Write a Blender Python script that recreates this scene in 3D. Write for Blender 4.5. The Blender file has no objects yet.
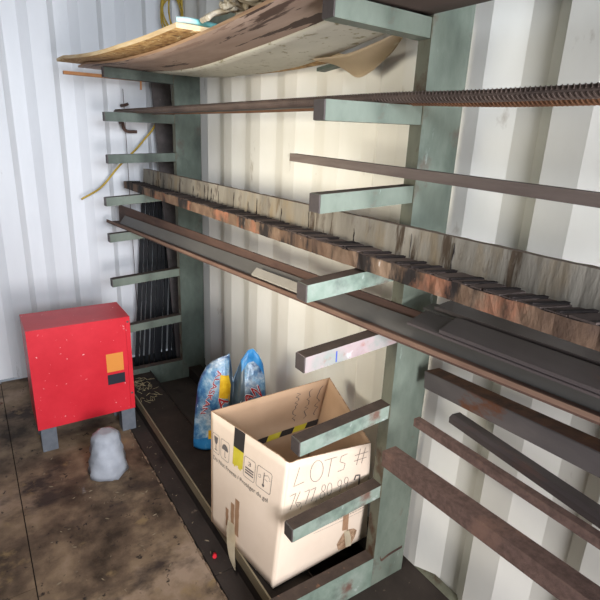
import bpy, bmesh, math, random
from mathutils import Vector, Matrix
random.seed(7)
C = bpy.context.scene.collection
sc = bpy.context.scene

# ------------------------------------------------------------------ materials
def srgb(h):
    h = h.lstrip('#')
    v = [int(h[i:i+2], 16)/255 for i in (0, 2, 4)]
    return tuple((c/12.92 if c <= .04045 else ((c+.055)/1.055)**2.4) for c in v)+(1,)

def pmat(name, ramp, scale=6, stretch=(1, 1, 1), rough=.7, metal=0, bump=.15, over=(), detail=8, wave=None, spec=.3, bscale=None, dist=.004):
    """ramp: [(pos,hex)..]; over: [(hex, scale, lo, hi, stretch)] patches laid on top."""
    m = bpy.data.materials.new(name); m.use_nodes = True
    nt = m.node_tree; N = nt.nodes; L = nt.links
    b = N['Principled BSDF']; b.inputs['Roughness'].default_value = rough; b.inputs['Metallic'].default_value = metal
    b.inputs['Specular IOR Level'].default_value = spec
    tc = N.new('ShaderNodeTexCoord')
    def noise(scl, st, det=8, off=0):
        mp = N.new('ShaderNodeMapping'); mp.inputs['Scale'].default_value = st; mp.inputs['Location'].default_value = (off, off*.7, off*1.3)
        L.new(tc.outputs['Object'], mp.inputs['Vector'])
        n = N.new('ShaderNodeTexNoise'); n.inputs['Scale'].default_value = scl; n.inputs['Detail'].default_value = det
        n.inputs['Roughness'].default_value = .62
        L.new(mp.outputs[0], n.inputs['Vector']); return n
    n = noise(scale, stretch, detail)
    cr = N.new('ShaderNodeValToRGB'); L.new(n.outputs['Fac'], cr.inputs['Fac'])
    els = cr.color_ramp.elements
    while len(els) < len(ramp): els.new(.5)
    for e, (p, c) in zip(els, ramp): e.position = p; e.color = srgb(c)
    col = cr.outputs['Color']
    for i, (hx, s, lo, hi, st) in enumerate(over):
        o = noise(s, st, 6, 3.1*(i+1))
        r = N.new('ShaderNodeMapRange'); r.inputs['From Min'].default_value = lo; r.inputs['From Max'].default_value = hi
        L.new(o.outputs['Fac'], r.inputs['Value'])
        mx = N.new('ShaderNodeMix'); mx.data_type = 'RGBA'
        L.new(r.outputs[0], mx.inputs['Factor']); L.new(col, mx.inputs[6]); mx.inputs[7].default_value = srgb(hx)
        col = mx.outputs[2]
    L.new(col, b.inputs['Base Color'])
    bn = noise(bscale or scale*6, stretch, 4, 9)
    bp = N.new('ShaderNodeBump'); bp.inputs['Strength'].default_value = bump; bp.inputs['Distance'].default_value = dist
    L.new(bn.outputs['Fac'], bp.inputs['Height']); L.new(bp.outputs[0], b.inputs['Normal'])
    return m
def flat(name, hx, rough=.6, metal=0):
    return pmat(name, [(0, hx), (1, hx)], rough=rough, metal=metal, bump=.05)
E1 = (1, 1, 1)
M = {}
M['wall'] = pmat('cream_paint', [(.3, '#d9d6cc'), (.7, '#e4e1d8')], 3, (1, 1, .4), .55, bump=.04,
                 over=[('#9c8f7c', 9, .66, .8, (1, 1, .5)), ('#7a4a30', 30, .76, .79, E1)])
M['endwall'] = pmat('white_paint_end', [(.3, '#d8d8d8'), (.7, '#e6e6e6')], 3, (1, 1, .3), .5, bump=.04,
                 over=[('#8d8580', 8, .68, .8, (1, 1, .3))])
M['green'] = pmat('green_rack_paint', [(.25, '#4a5349'), (.5, '#687064'), (.75, '#7c8477')], 7, (1, 1, .5), .55, bump=.12,
                  over=[('#61473d', 7, .6, .74, E1), ('#a3ada6', 22, .66, .74, (1, 1, .3)), ('#40463f', 4, .60, .78, E1)])
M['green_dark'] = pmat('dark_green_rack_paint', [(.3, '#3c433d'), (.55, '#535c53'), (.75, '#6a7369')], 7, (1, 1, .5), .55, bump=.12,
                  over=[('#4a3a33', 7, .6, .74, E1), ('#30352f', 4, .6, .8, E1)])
M['green_edge'] = pmat('worn_column_edge', [(.3, '#5b5a4c'), (.6, '#6c6c5c'), (.8, '#788072')], 12, (1, 1, .4), .7, bump=.2,
                  over=[('#493527', 14, .52, .66, (1, 1, .6))])
M['green_light'] = pmat('pale_green_arm_paint', [(.25, '#566459'), (.5, '#788679'), (.75, '#949c91')], 9, E1, .5, bump=.12,
                  over=[('#6d5348', 9, .58, .7, E1), ('#b4bab4', 16, .64, .74, E1), ('#3f4a42', 5, .55, .72, E1)])
M['pink_arm'] = pmat('pink_smeared_arm_paint', [(.3, '#8f8080'), (.5, '#a3918f'), (.7, '#7f8d84')], 7, E1, .5, bump=.12,
                  over=[('#96665c', 11, .6, .7, E1), ('#bdbcba', 14, .60, .70, E1)])
M['armtop'] = pmat('worn_brown_steel', [(.3, '#352c27'), (.7, '#4d4038')], 14, E1, .75, bump=.2, over=[('#7d5a45', 20, .62, .72, E1)])
M['armcap'] = pmat('dark_steel_cap', [(.3, '#453e3b'), (.7, '#5c5451')], 18, E1, .6, bump=.15, over=[('#87817c', 26, .66, .74, E1)])
M['rust'] = pmat('rusty_steel', [(.3, '#3f2e27'), (.55, '#553f35'), (.75, '#674c40')], 12, (.25, 1, 1), .8, bump=.2, over=[('#382622', 8, .58, .72, (.3, 1, 1))])
M['rustlip'] = pmat('light_rust_edge', [(.3, '#624a3e'), (.55, '#7a6050'), (.75, '#92776a')], 12, (.25, 1, 1), .8, bump=.2, over=[('#5d3d31', 10, .56, .7, (.3, 1, 1))])
M['rustbar'] = pmat('speckled_rusty_bar', [(.35, '#54423b'), (.6, '#6b554c')], 60, E1, .85, bump=.35, over=[('#7d6052', 9, .55, .75, E1)])
M['rustorange'] = pmat('orange_rust_tube', [(.3, '#46352d'), (.6, '#6a4a38'), (.8, '#875a37')], 22, E1, .8, bump=.3)
M['rustgrey'] = pmat('grey_rust_tube', [(.3, '#56504f'), (.6, '#67605d'), (.8, '#786c66')], 8, (.4, 1, 1), .65, bump=.15, over=[('#6d4733', 10, .58, .66, (.5, 1, 1))])
M['greysteel'] = pmat('grey_plate', [(.3, '#4d4a46'), (.7, '#625e59')], 5, (.3, 1, 1), .55, bump=.06, over=[('#50443c', 9, .62, .75, (.4, 1, 1))])
M['darkflat'] = pmat('dark_flat_bar', [(.3, '#4a4342'), (.7, '#5e5553')], 9, (.2, 1, 1), .5, .2, bump=.12, over=[('#6b5147', 8, .58, .72, (.3, 1, 1))])
M['whitebar'] = pmat('pale_painted_bar', [(.3, '#857f75'), (.7, '#979187')], 9, E1, .6, bump=.08, over=[('#7d7266', 12, .62, .72, E1)])
M['rebar'] = pmat('rebar_steel', [(.3, '#4c413c'), (.6, '#66574e'), (.8, '#7a6351')], 14, (.5, 1, 1), .6, .3, bump=.2)
M['rebarbrown'] = pmat('brown_rebar_steel', [(.3, '#5a3f2f'), (.6, '#7a573f'), (.8, '#8c6a4f')], 14, (.5, 1, 1), .7, .2, bump=.2)
M['tube'] = pmat('grey_tube_steel', [(.3, '#55524f'), (.7, '#6a6560')], 10, (.3, 1, 1), .4, .5, bump=.06, over=[('#6f4f3a', 10, .58, .7, (.4, 1, 1))])
M['woodgrey'] = pmat('weathered_strip', [(.3, '#574a43'), (.55, '#6b5e56'), (.75, '#82766c')], 16, (.12, 1, 1), .85, bump=.35)
M['timber'] = pmat('stained_timber', [(.3, '#47372f'), (.5, '#66503f'), (.7, '#87705c')], 7, (1, 1, .6), .85, bump=.3,
                   over=[('#26201d', 11, .50, .58, (1, 1, .25)), ('#8d5f48', 7, .55, .65, (1, 1, .6)), ('#b0a499', 24, .68, .72, (1, 1, .6))], dist=.01)
M['timbertop'] = pmat('dark_timber_top', [(.3, '#3c322e'), (.7, '#574a43')], 10, (1, .4, 1), .9, bump=.4)
M['charred'] = pmat('black_slots', [(.3, '#15110f'), (.7, '#2a211e')], 10, E1, .9, bump=.3)
M['plankwhite'] = pmat('flaking_whitewash', [(.3, '#6c655b'), (.5, '#827b6f'), (.72, '#989083')], 9, (1, 1, .22), .85, bump=.35,
                   over=[('#4a3d30', 14, .58, .64, (1.4, 1, .15)), ('#84745c', 8, .50, .66, (1, 1, .3)), ('#6b6258', 20, .58, .66, (1, 1, .5))], dist=.008)
M['plankedge'] = pmat('bare_plank_edge', [(.3, '#5f5146'), (.7, '#7d6c5e')], 14, (.15, 1, 1), .9, bump=.3)
M['ply'] = pmat('brown_plywood', [(.3, '#8c7363'), (.55, '#a28a79'), (.75, '#b8a08e')], 4, (.45, 1.4, 1), .7, bump=.08,
                over=[('#5a473c', 5, .62, .65, (.3, 2.2, 1)), ('#4c3b32', 6, .575, .585, (.3, 2.6, 1)), ('#8c7363', 6, .585, .59, (.3, 2.6, 1)), ('#b49e8e', 4, .6, .8, (.5, 1, 1))], detail=10)
M['plyedge'] = pmat('plywood_edge', [(.35, '#94745a'), (.65, '#b09070')], 30, (.1, 1, 4), .8, bump=.2)
M['greypanel'] = pmat('grey_panel', [(.3, '#b0ab9c'), (.6, '#c0bbac'), (.8, '#c8c3b4')], 5, (.6, 1, 1), .7, bump=.05,
                over=[('#7f7656', 30, .58, .68, E1)])
M['darkpanel'] = pmat('dark_panel', [(.3, '#4a3b35'), (.7, '#5f4d45')], 5, E1, .7, bump=.08)
M['osb'] = pmat('strand_board', [(.28, '#7a5632'), (.42, '#a37a48'), (.55, '#b8925c'), (.72, '#cdb07c')], 38, (.7, 1.4, 1), .8, bump=.4,
                over=[('#6b4c2d', 30, .56, .62, (1.6, .5, 1)), ('#dcc795', 26, .62, .66, (.5, 1.6, 1))], dist=.005)
M['osbedge'] = pmat('strand_board_edge', [(.35, '#cfae80'), (.65, '#e6cfa6')], 30, (.2, 1, 3), .8, bump=.3)
M['beige'] = pmat('beige_cardboard_sheet', [(.3, '#cdb796'), (.7, '#dfcbad')], 6, E1, .8, bump=.08, over=[('#e0d3ba', 26, .64, .7, E1)])
M['cardout'] = pmat('box_cardboard', [(.3, '#d8c3ac'), (.6, '#e3cfba'), (.8, '#e8d8c6')], 3, E1, .8, bump=.05, over=[('#ab8f76', 5, .62, .78, (1, 1, .6))])
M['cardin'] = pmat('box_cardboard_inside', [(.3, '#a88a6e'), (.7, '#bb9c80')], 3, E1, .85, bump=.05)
M['cardedge'] = pmat('box_cardboard_edge', [(.35, '#7d5f45'), (.65, '#b8977a')], 60, E1, .9, bump=.4)
M['ink'] = flat('grey_ink', '#67605c', .8)
M['pen'] = flat('pen_line', '#5d5450', .8)
M['tapeblack'] = flat('black_tape', '#35312f', .45)
M['tapeyellow'] = pmat('yellow_tape', [(.3, '#bfae2c'), (.7, '#cfc04a')], 20, E1, .45, bump=.1)
M['tapebrown'] = pmat('brown_tape_mark', [(.35, '#8f6c50'), (.65, '#b08b6c')], 30, (1, 1, .3), .7, bump=.1)
M['masking'] = pmat('torn_tape', [(.3, '#d8c8a6'), (.7, '#ebe0c8')], 14, E1, .7, bump=.15)
M['bag'] = pmat('blue_white_bag', [(.30, '#1c4a78'), (.42, '#3a6f9e'), (.50, '#7fa6c2'), (.58, '#c6d2da'), (.70, '#4a82ae')], 11, (1, 1, 1), .28, bump=.25,
               over=[('#12406e', 6, .50, .62, E1), ('#f0f4f6', 30, .66, .7, (1, 1, .3))], bscale=9, spec=.6, dist=.03)
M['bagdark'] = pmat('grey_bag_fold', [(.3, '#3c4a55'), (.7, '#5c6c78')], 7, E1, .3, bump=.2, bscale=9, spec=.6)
M['bagred'] = flat('red_lettering', '#a8242c', .35)
M['bagwhite'] = flat('white_outline', '#e8eef2', .35)
M['bagyellow'] = pmat('yellow_label', [(.4, '#dba417'), (.6, '#edc22f')], 30, E1, .4, bump=.05)
M['bagblue'] = pmat('bright_blue_panel', [(.3, '#1f6ba6'), (.6, '#3b8cc6'), (.8, '#8fbcd8')], 14, E1, .3, bump=.25, bscale=12)
M['railtop'] = pmat('dirty_rail_steel', [(.3, '#1d1713'), (.6, '#2b231d'), (.8, '#3b3128')], 8, E1, .85, bump=.25, over=[('#7a6a58', 60, .69, .72, E1)])
M['raillip'] = pmat('tan_rail_lip', [(.3, '#6d6350'), (.7, '#8b7f66')], 8, (.4, 1, 1), .7, bump=.2)
M['floor'] = pmat('stained_floor', [(.34, '#33291f'), (.45, '#5f4f40'), (.54, '#7d6a55'), (.66, '#978370')], 3.6, (1, 1, 1), .72, bump=.3, detail=14,
               over=[('#3a302a', 5, .55, .68, (1, .6, 1)), ('#8a7452', 7, .6, .72, E1), ('#5a2f24', 6, .70, .76, E1), ('#8f8f93', 4, .64, .74, E1), ('#2c2521', 26, .62, .68, E1)], dist=.005)
M['strip'] = pmat('dark_floor_strip', [(.3, '#29231f'), (.6, '#3a322d'), (.8, '#4a403a')], 5, (.7, 1, 1), .75, bump=.25, detail=12,
               over=[('#6a5c50', 20, .66, .72, E1), ('#1d1816', 6, .6, .7, E1)], dist=.01)
M['seam'] = pmat('splintered_seam', [(.4, '#4a3c31'), (.6, '#8a7560')], 24, E1, .9, bump=.5)
M['red'] = pmat('red_enamel', [(.3, '#c3202c'), (.7, '#d52f3a')], 5, E1, .4, bump=.04, over=[('#e8b0ac', 45, .68, .71, E1)])
M['greyfoot'] = pmat('grey_foot_paint', [(.3, '#565a60'), (.7, '#6c7076')], 14, E1, .6, bump=.1, over=[('#8f8f8c', 30, .62, .68, E1)])
M['stkorange'] = flat('orange_sticker', '#d88a3c', .5)
M['stkblack'] = flat('black_sticker', '#25262e', .5)
M['sack'] = pmat('pale_sack', [(.3, '#8d9198'), (.7, '#a9adb4')], 8, E1, .7, bump=.4, bscale=14)
M['blackrod'] = pmat('black_rod_steel', [(.3, '#0f0f11'), (.7, '#1d1d20')], 20, (1, 1, .2), .6, 0, bump=.1, over=[('#4e4742', 14, .6, .7, (1, 1, .2))])
M['yellowcord'] = pmat('yellow_cord', [(.3, '#a88b35'), (.7, '#c4a644')], 40, E1, .6, bump=.2)
M['rope'] = pmat('off_white_rag', [(.3, '#a89c86'), (.7, '#c9bda6')], 14, E1, .9, bump=.6, bscale=60)
M['teal'] = pmat('teal_foam', [(.35, '#4f9f9d'), (.5, '#79b9b6'), (.62, '#b9d2cf')], 9, E1, .6, bump=.2)
M['hook'] = pmat('brown_hook', [(.3, '#3c2a22'), (.7, '#5c4337')], 20, E1, .7, bump=.2)
M['stripwood'] = pmat('orange_wood_strip', [(.3, '#95643c'), (.7, '#b07c50')], 14, (.3, 1, 1), .8, bump=.2)
M['straw'] = pmat('straw', [(.3, '#7f7257'), (.7, '#a39574')], 40, E1, .9, bump=.1)
M['darkwall'] = pmat('dull_grey_wall', [(.3, '#5d5a55'), (.7, '#6d6963')], 3, E1, .7, bump=.05)
M['ceiling'] = pmat('ceiling_paint', [(.3, '#5f5b55'), (.7, '#706b64')], 3, E1, .7, bump=.05)
M['blue'] = flat('blue_mark', '#3a4fa0', .6)
M['debris'] = pmat('scraps', [(.3, '#5a4d40'), (.7, '#95866f')], 30, E1, .9, bump=.2)

# ------------------------------------------------------------------ helpers
def box(bm, x0, x1, y0, y1, z0, z1, mi=0):
    v = [bm.verts.new(p) for p in ((x0,y0,z0),(x1,y0,z0),(x1,y1,z0),(x0,y1,z0),(x0,y0,z1),(x1,y0,z1),(x1,y1,z1),(x0,y1,z1))]
    return hexa(bm, v, mi)
def hexa(bm, v, mi=0):
    fs = []
    for q in ((3,2,1,0),(4,5,6,7),(0,1,5,4),(1,2,6,5),(2,3,7,6),(3,0,4,7)):
        f = bm.faces.new([v[i] for i in q]); f.material_index = mi; fs.append(f)
    return fs          # bottom, top, -Y, +X, +Y, -X
def prism(bm, A, B, prof, mi=0):
    """extrude 2-D profile [(a,b)] (a = horizontal across, b = up) from A to B"""
    A, B = Vector(A), Vector(B); d = (B-A).normalized()
    s = Vector((0,0,1)).cross(d).normalized() if abs(d.z) < .95 else Vector((0,1,0)); u = d.cross(s).normalized()
    r0 = [bm.verts.new(A+s*a+u*b) for a, b in prof]; r1 = [bm.verts.new(B+s*a+u*b) for a, b in prof]
    n = len(prof)
    for i in range(n):
        f = bm.faces.new((r0[i], r0[(i+1) % n], r1[(i+1) % n], r1[i])); f.material_index = mi
    bm.faces.new(r0[::-1]).material_index = mi; bm.faces.new(r1).material_index = mi
def rect(w, h, y0=0): return [(-w/2, y0), (w/2, y0), (w/2, y0+h), (-w/2, y0+h)]
def tube(bm, pts, r, seg=8, mi=0, smooth=True, radii=None):
    pts = [Vector(p) for p in pts]; rings = []
    prev = None
    for i, p in enumerate(pts):
        d = (pts[min(i+1, len(pts)-1)]-pts[max(i-1, 0)]).normalized()
        if prev is None:
            a = d.orthogonal().normalized()
        else:
            a = (prev-d*prev.dot(d)).normalized()
        prev = a; b = d.cross(a); rr = radii[i] if radii else r
        rings.append([bm.verts.new(p+(a*math.cos(2*math.pi*k/seg)+b*math.sin(2*math.pi*k/seg))*rr) for k in range(seg)])
    for R0, R1 in zip(rings, rings[1:]):
        for k in range(seg):
            f = bm.faces.new((R0[k], R0[(k+1) % seg], R1[(k+1) % seg], R1[k])); f.smooth = smooth; f.material_index = mi
    bm.faces.new(rings[0][::-1]).material_index = mi; bm.faces.new(rings[-1]).material_index = mi
def spline(pts, n=8):
    out = []; P = [Vector(p) for p in pts]; P = [P[0]*2-P[1]]+P+[P[-1]*2-P[-2]]
    for i in range(1, len(P)-2):
        for k in range(n):
            t = k/n; a, b, c, d = P[i-1:i+3]
            out.append(.5*((2*b)+(c-a)*t+(2*a-5*b+4*c-d)*t*t+(3*b-a-3*c+d)*t**3))
    out.append(P[-2]); return out
def bevel(bm, w, seg=2):
    bmesh.ops.bevel(bm, geom=[e for e in bm.edges if len(e.link_faces) == 2 and e.calc_face_angle(0) > .5], offset=w, segments=seg, affect='EDGES', clamp_overlap=True)
def obj(name, bm, mats, parent=None, bev=0, fixn=True):
    """all bm coordinates are world coordinates; the object's origin goes to the middle of its base"""
    if bev: bevel(bm, bev)
    if fixn: bmesh.ops.recalc_face_normals(bm, faces=bm.faces)
    xs = [v.co for v in bm.verts]
    lo = Vector([min(v[i] for v in xs) for i in range(3)]); hi = Vector([max(v[i] for v in xs) for i in range(3)])
    c = Vector(((lo.x+hi.x)/2, (lo.y+hi.y)/2, lo.z))
    for v in bm.verts: v.co -= c
    me = bpy.data.meshes.new(name); bm.to_mesh(me); bm.free()
    for m in (mats if isinstance(mats, (list, tuple)) else [mats]): me.materials.append(M[m])
    o = bpy.data.objects.new(name, me); C.objects.link(o)
    if parent is not None:
        o.parent = parent; o.location = c-WORLD[parent.name]
    else: o.location = c
    WORLD[o.name] = c
    return o
WORLD = {}
def thing(name, loc, label, cat, group=None):
    o = bpy.data.objects.new(name, None); o.location = loc; C.objects.link(o); o.empty_display_size = .05
    WORLD[o.name] = Vector(loc); return tag(o, label, cat, group)
def tag(o, label, cat, group=None, kind=None):
    o['label'] = label; o['category'] = cat
    if group: o['group'] = group
    if kind: o['kind'] = kind
    return o
def struct(name, bm, mats, bev=0):
    o = obj(name, bm, mats, None, bev); o['kind'] = 'structure'; return o
B = bmesh.new

# ------------------------------------------------------------------ setting
XE, XD = -2.36, 2.45          # end wall, open door end
WY, LY, CZ = .205, -2.10, 2.48
def corrugated(axis, a0, a1, base, outward, z0, z1, phase, pitch=.32):
    """trapezoid ribs; protruding flat at `base`, recess .036 behind it (direction outward)"""
    bm = B(); D = .036*outward
    prof = [(0, D), (.075, D), (.125, 0), (.225, 0), (.32, D)]     # recess | -slope | crest | +slope
    pts = []; k = math.floor((a0-phase)/pitch)
    while True:
        for a, d in prof[:-1]:
            q = phase+k*pitch+a
            if a0 <= q <= a1: pts.append((q, base+d))
        k += 1
        if phase+k*pitch > a1: break
    pts = [(a0, pts[0][1])]+pts+[(a1, pts[-1][1])]
    fr = []; bk = []
    for q, d in pts:
        for lst, dd in ((fr, d), (bk, d+.004*outward)):
            P = (q, dd) if axis == 'x' else (dd, q)
            lst.append([bm.verts.new((P[0], P[1], z)) for z in (z0, z1)])
    n = len(pts)
    for i in range(n-1):
        bm.faces.new((fr[i][0], fr[i+1][0], fr[i+1][1], fr[i][1])); bm.faces.new((bk[i][1], bk[i+1][1], bk[i+1][0], bk[i][0]))
        bm.faces.new((fr[i][1], fr[i+1][1], bk[i+1][1], bk[i][1])); bm.faces.new((fr[i+1][0], fr[i][0], bk[i][0], bk[i+1][0]))
    for i in (0, n-1): bm.faces.new((fr[i][0], fr[i][1], bk[i][1], bk[i][0]))
    return bm
struct('wall_right', corrugated('x', XE, XD, WY, 1, 0, CZ, .11), 'wall')
struct('wall_far', corrugated('y', LY, WY, XE, -1, 0, CZ, .02, .26), 'endwall')
struct('wall_left', corrugated('x', XE, XD, LY, -1, 0, CZ, .0), 'darkwall')
bm = B(); box(bm, XE, XD, LY, WY+.04, CZ, CZ+.04); struct('ceiling', bm, 'ceiling')
# floor boards: wide worn boards, a darker strip beside the rack, real gaps between
bm = B(); box(bm, XE, XD+1.5, LY-1, WY+.04, -.06, -.012, 1)
for y0, y1 in ((-2.1, -1.56), (-1.555, -1.02), (-1.016, -.470)):
    x = XE
    for x1 in ((-1.05, 0.35, 2.45) if y0 > -1.1 else (-.6, 1.1, 2.45)):
        box(bm, x, x1-.003, y0, y1, -.012, 0, 0); x = x1
struct('floor', bm, ['floor', 'charred'])
bm = B(); x = XE
for x1 in (-.33, 1.05, 2.45):
    box(bm, x, x1-.003, -.462, WY+.03, -.012, -.002, 0); x = x1
struct('trim_1', bm, 'strip')
bm = B()                                              # splintered seam edge
xs = [XE+i*.02 for i in range(int((XD-XE)/.02))]
for i in range(len(xs)-1):
    if random.random() < .3: continue
    w0 = random.uniform(.002, .008)
    box(bm, xs[i], xs[i+1], -.472-w0*.5, -.4705+w0*.5, -.004, random.uniform(.0008, .004))
struct('trim_2', bm, 'seam')
bm = B(); box(bm, XE-.0, XE+.05, WY-.05, WY+.03, .0, CZ); struct('trim_3', bm, 'endwall')   # corner post
# base skirt of the side wall: sloping weld strip
bm = B(); prism(bm, (XE+.05, .222, 0), (XD, .222, 0), [(-.018, 0), (.012, 0), (.012, .012), (-.010, .004)])
struct('trim_4', bm, 'green_edge')

# ------------------------------------------------------------------ rack
XN, XF, XT = -.0225, -1.9085, 1.8675      # centre of near, far, third column
rack = thing('cantilever_rack', (XN, 0, 0), 'pale green steel cantilever storage rack welded against the cream ribbed wall', 'rack')
W2 = .0225
def column(xc, h):
    bm = B()
    # boxed column: front edge strip has its own worn paint
    f = box(bm, xc-W2, xc+W2, 0, .152, .0, h)
    f[2].material_index = 1
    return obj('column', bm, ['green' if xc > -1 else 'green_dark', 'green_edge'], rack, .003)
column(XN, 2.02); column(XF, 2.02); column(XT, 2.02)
LV = {1: (-.352, .369, .391), 2: (-.341, .669, .695), 3: (-.338, .931, .957), 4: (-.343, 1.133, 1.161),
      5: (-.317, 1.360, 1.378), 6: (-.317, 1.577, 1.583), 7: (-.306, 1.793, 1.790)}
def arm(xc, yt, zt, zj, mat, label=None, h=.047):
    y1 = -.0005
    bm = B()
    v = [bm.verts.new(p) for p in ((xc-W2, yt, zt), (xc+W2, yt, zt), (xc+W2, y1, zj), (xc-W2, y1, zj),
                                   (xc-W2, yt, zt+h), (xc+W2, yt, zt+h), (xc+W2, y1, zj+h), (xc-W2, y1, zj+h))]
    fs = hexa(bm, v); fs[1].material_index = 1
    a = obj('arm', bm, [mat, 'armtop'], rack, .0025)
    bm = B(); box(bm, xc-W2+.001, xc+W2-.001, yt-.004, yt+.0, zt+.001, zt+h-.001)
    obj('end_cap', bm, 'armcap', a, .0015)
    bm = B(); prism(bm, (xc+W2+.001, -.003, zj), (xc+W2+.001, -.003, zj+h), [(-.002, -.002), (.002, -.002), (.002, .002), (-.002, .002)])
    obj('weld_bead', bm, 'green_edge', a)
    if label: a['label'] = label
    return a
for k, (yt, zt, zj) in LV.items():
    m = 'green_light' if k in (1, 2, 4) else ('pink_arm' if k == 3 else 'green')
    a = arm(XN, yt, zt, zj, m, 'arm with smeared pink and white paint and a blue pen mark' if k == 3 else None)
    if k == 3:
        bm = B(); box(bm, XN+W2-.0005, XN+W2+.0008, -.236, -.232, zt+.012, zt+.045)
        obj('paint_mark', bm, 'blue', a)
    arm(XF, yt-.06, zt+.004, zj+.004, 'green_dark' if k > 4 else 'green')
for yt, zt, zj in ((-.35, .369, .391), (-.34, .64, .655), (-.34, .735, .745), (-.34, .94, .953), (-.34, 1.133, 1.16), (-.32, 1.36, 1.375), (-.32, 1.577, 1.583), (-.31, 1.793, 1.79)):
    arm(XT, yt, zt, zj, 'green')
for xc in (XN, XF, XT):
    bm = B(); f = box(bm, xc-W2, xc+W2, -.44, -.0005, .0, .128); f[1].material_index = 1
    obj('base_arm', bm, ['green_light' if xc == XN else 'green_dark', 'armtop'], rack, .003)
bm = B(); Pm = spline([(XN+W2+.0006, .030, .118), (XN+W2+.0006, .040, .100), (XN+W2+.0006, .075, .108), (XN+W2+.0006, .14, .112)], 6)
rows = [(bm.verts.new(p+Vector((0, 0, .006))), bm.verts.new(p-Vector((0, 0, .006)))) for p in Pm]
for a_, b_ in zip(rows, rows[1:]): bm.faces.new((a_[0], b_[0], b_[1], a_[1]))
obj('paint_mark', bm, 'rust', rack, fixn=False)
for x0, x1 in ((XF+W2, XN-W2),):
    bm = B()                                        # front rail: shallow channel with two lips
    prism(bm, (x0+.001, -.30, 0), (x1-.001, -.30, 0), [(-.085, 0), (.085, 0), (.085, .104), (.081, .104), (.081, .094), (-.081, .094), (-.081, .104), (-.085, .104)])
    r = obj('base_rail', bm, 'railtop', rack, .0008)
    bm = B(); prism(bm, (x0+.001, -.387, .0), (x1-.001, -.387, .0), [(-.003, .06), (.003, .06), (.003, .107), (-.003, .107)])
    obj('rail_lip', bm, 'raillip', r, .001)
    bm = B(); prism(bm, (x0+.001, .08, 0), (x1-.001, .08, 0), [(-.04, 0), (.04, 0), (.04, .07), (-.04, .07)])
    obj('base_rail', bm, 'railtop', rack, .002)

# ------------------------------------------------------------------ sheets on the top arms
def zs(X, off=0):
    t = min(1, max(0, (X+1.9)/1.9)); return 1.842-.05*math.sin(math.pi*t)+off
def sheet(x0, x1, front, back, off, th, n=40, mats=('ply', 'plyedge'), zf=zs, m=6):
    """front(X), back(X) give the two long edges"""
    bm = B(); lo = []; hi = []
    for i in range(n+1):
        X = x0+(x1-x0)*i/n; a, b = front(X), back(X)
        lo.append([bm.verts.new((X, a+(b-a)*j/m, zf(X, off))) for j in range(m+1)])
        hi.append([bm.verts.new((X, a+(b-a)*j/m, zf(X, off)+th)) for j in range(m+1)])
    for i in range(n):
        for j in range(m):
            for g, fl in ((lo, 1), (hi, 0)):
                q = (g[i][j], g[i][j+1], g[i+1][j+1], g[i+1][j]); f = bm.faces.new(q if fl else q[::-1]); f.smooth = True
        for j in (0, m):
            bm.faces.new((lo[i][j], lo[i+1][j], hi[i+1][j], hi[i][j])).material_index = 1
    for i in (0, n):
        for j in range(m): bm.faces.new((lo[i][j], lo[i][j+1], hi[i][j+1], hi[i][j])).material_index = 1
    return bm
def lerp(tab):
    def f(x):
        if x <= tab[0][0]: return tab[0][1]
        for (a, b), (c, d) in zip(tab, tab[1:]):
            if x <= c: return b+(d-b)*(x-a)/(c-a)
        return tab[-1][1]
    return f
bm = sheet(-2.1, -.030, lerp([(-2.1, -.10), (-.7, -.20), (0, -.19)]), lerp([(-2.1, .005), (-1.93, -.004), (-1.88, -.004), (-1.8, .13), (-1.2, .075), (-.74, .08), (-.40, .042), (-.05, -.006), (0, -.006)]), .0, .006, mats=())
tag(obj('thin_board', bm, ['greypanel', 'greypanel']), 'thin grey-beige board lying beneath the brown plywood, mottled near the corner', 'panel')
bm = sheet(-2.1, -.038, lerp([(-2.1, -.45), (-1.145, -.437), (-.76, -.414), (-.52, -.402), (-.28, -.388), (0, -.37)]), lambda X: -.004, .0065, .009, mats=())
tag(obj('plywood_sheet', bm, ['ply', 'plyedge']), 'long sagging brown plywood sheet with dark grain streaks on the top arms', 'plywood')
bm = sheet(-.034, 1.9, lambda X: -.40, lambda X: -.004, .002, .016, mats=())
tag(obj('dark_sheet', bm, ['darkpanel', 'plyedge']), 'dark brown board on the top arm in the upper right corner', 'board')
bm = sheet(-1.86, -.58, lambda X: -.002, lerp([(-1.86, .15), (-1.4, .185), (-.58, .19)]), .019, .012, mats=())
tag(obj('strand_board_offcut', bm, ['osb', 'osbedge']), 'strip of speckled strand board showing behind the grey panel near the wall', 'board')
def zf2(X, off): return zs(X, off)+.0
bm = sheet(-2.05, -.54, lerp([(-2.05, -.56), (-1.0, -.52), (-.54, -.472)]), lambda X: -.06, .0195, .014, mats=())
ob = tag(obj('strand_board', bm, ['osb', 'osbedge']), 'golden strand board on top of the plywood, its torn front edge overhanging the aisle', 'board')
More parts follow.
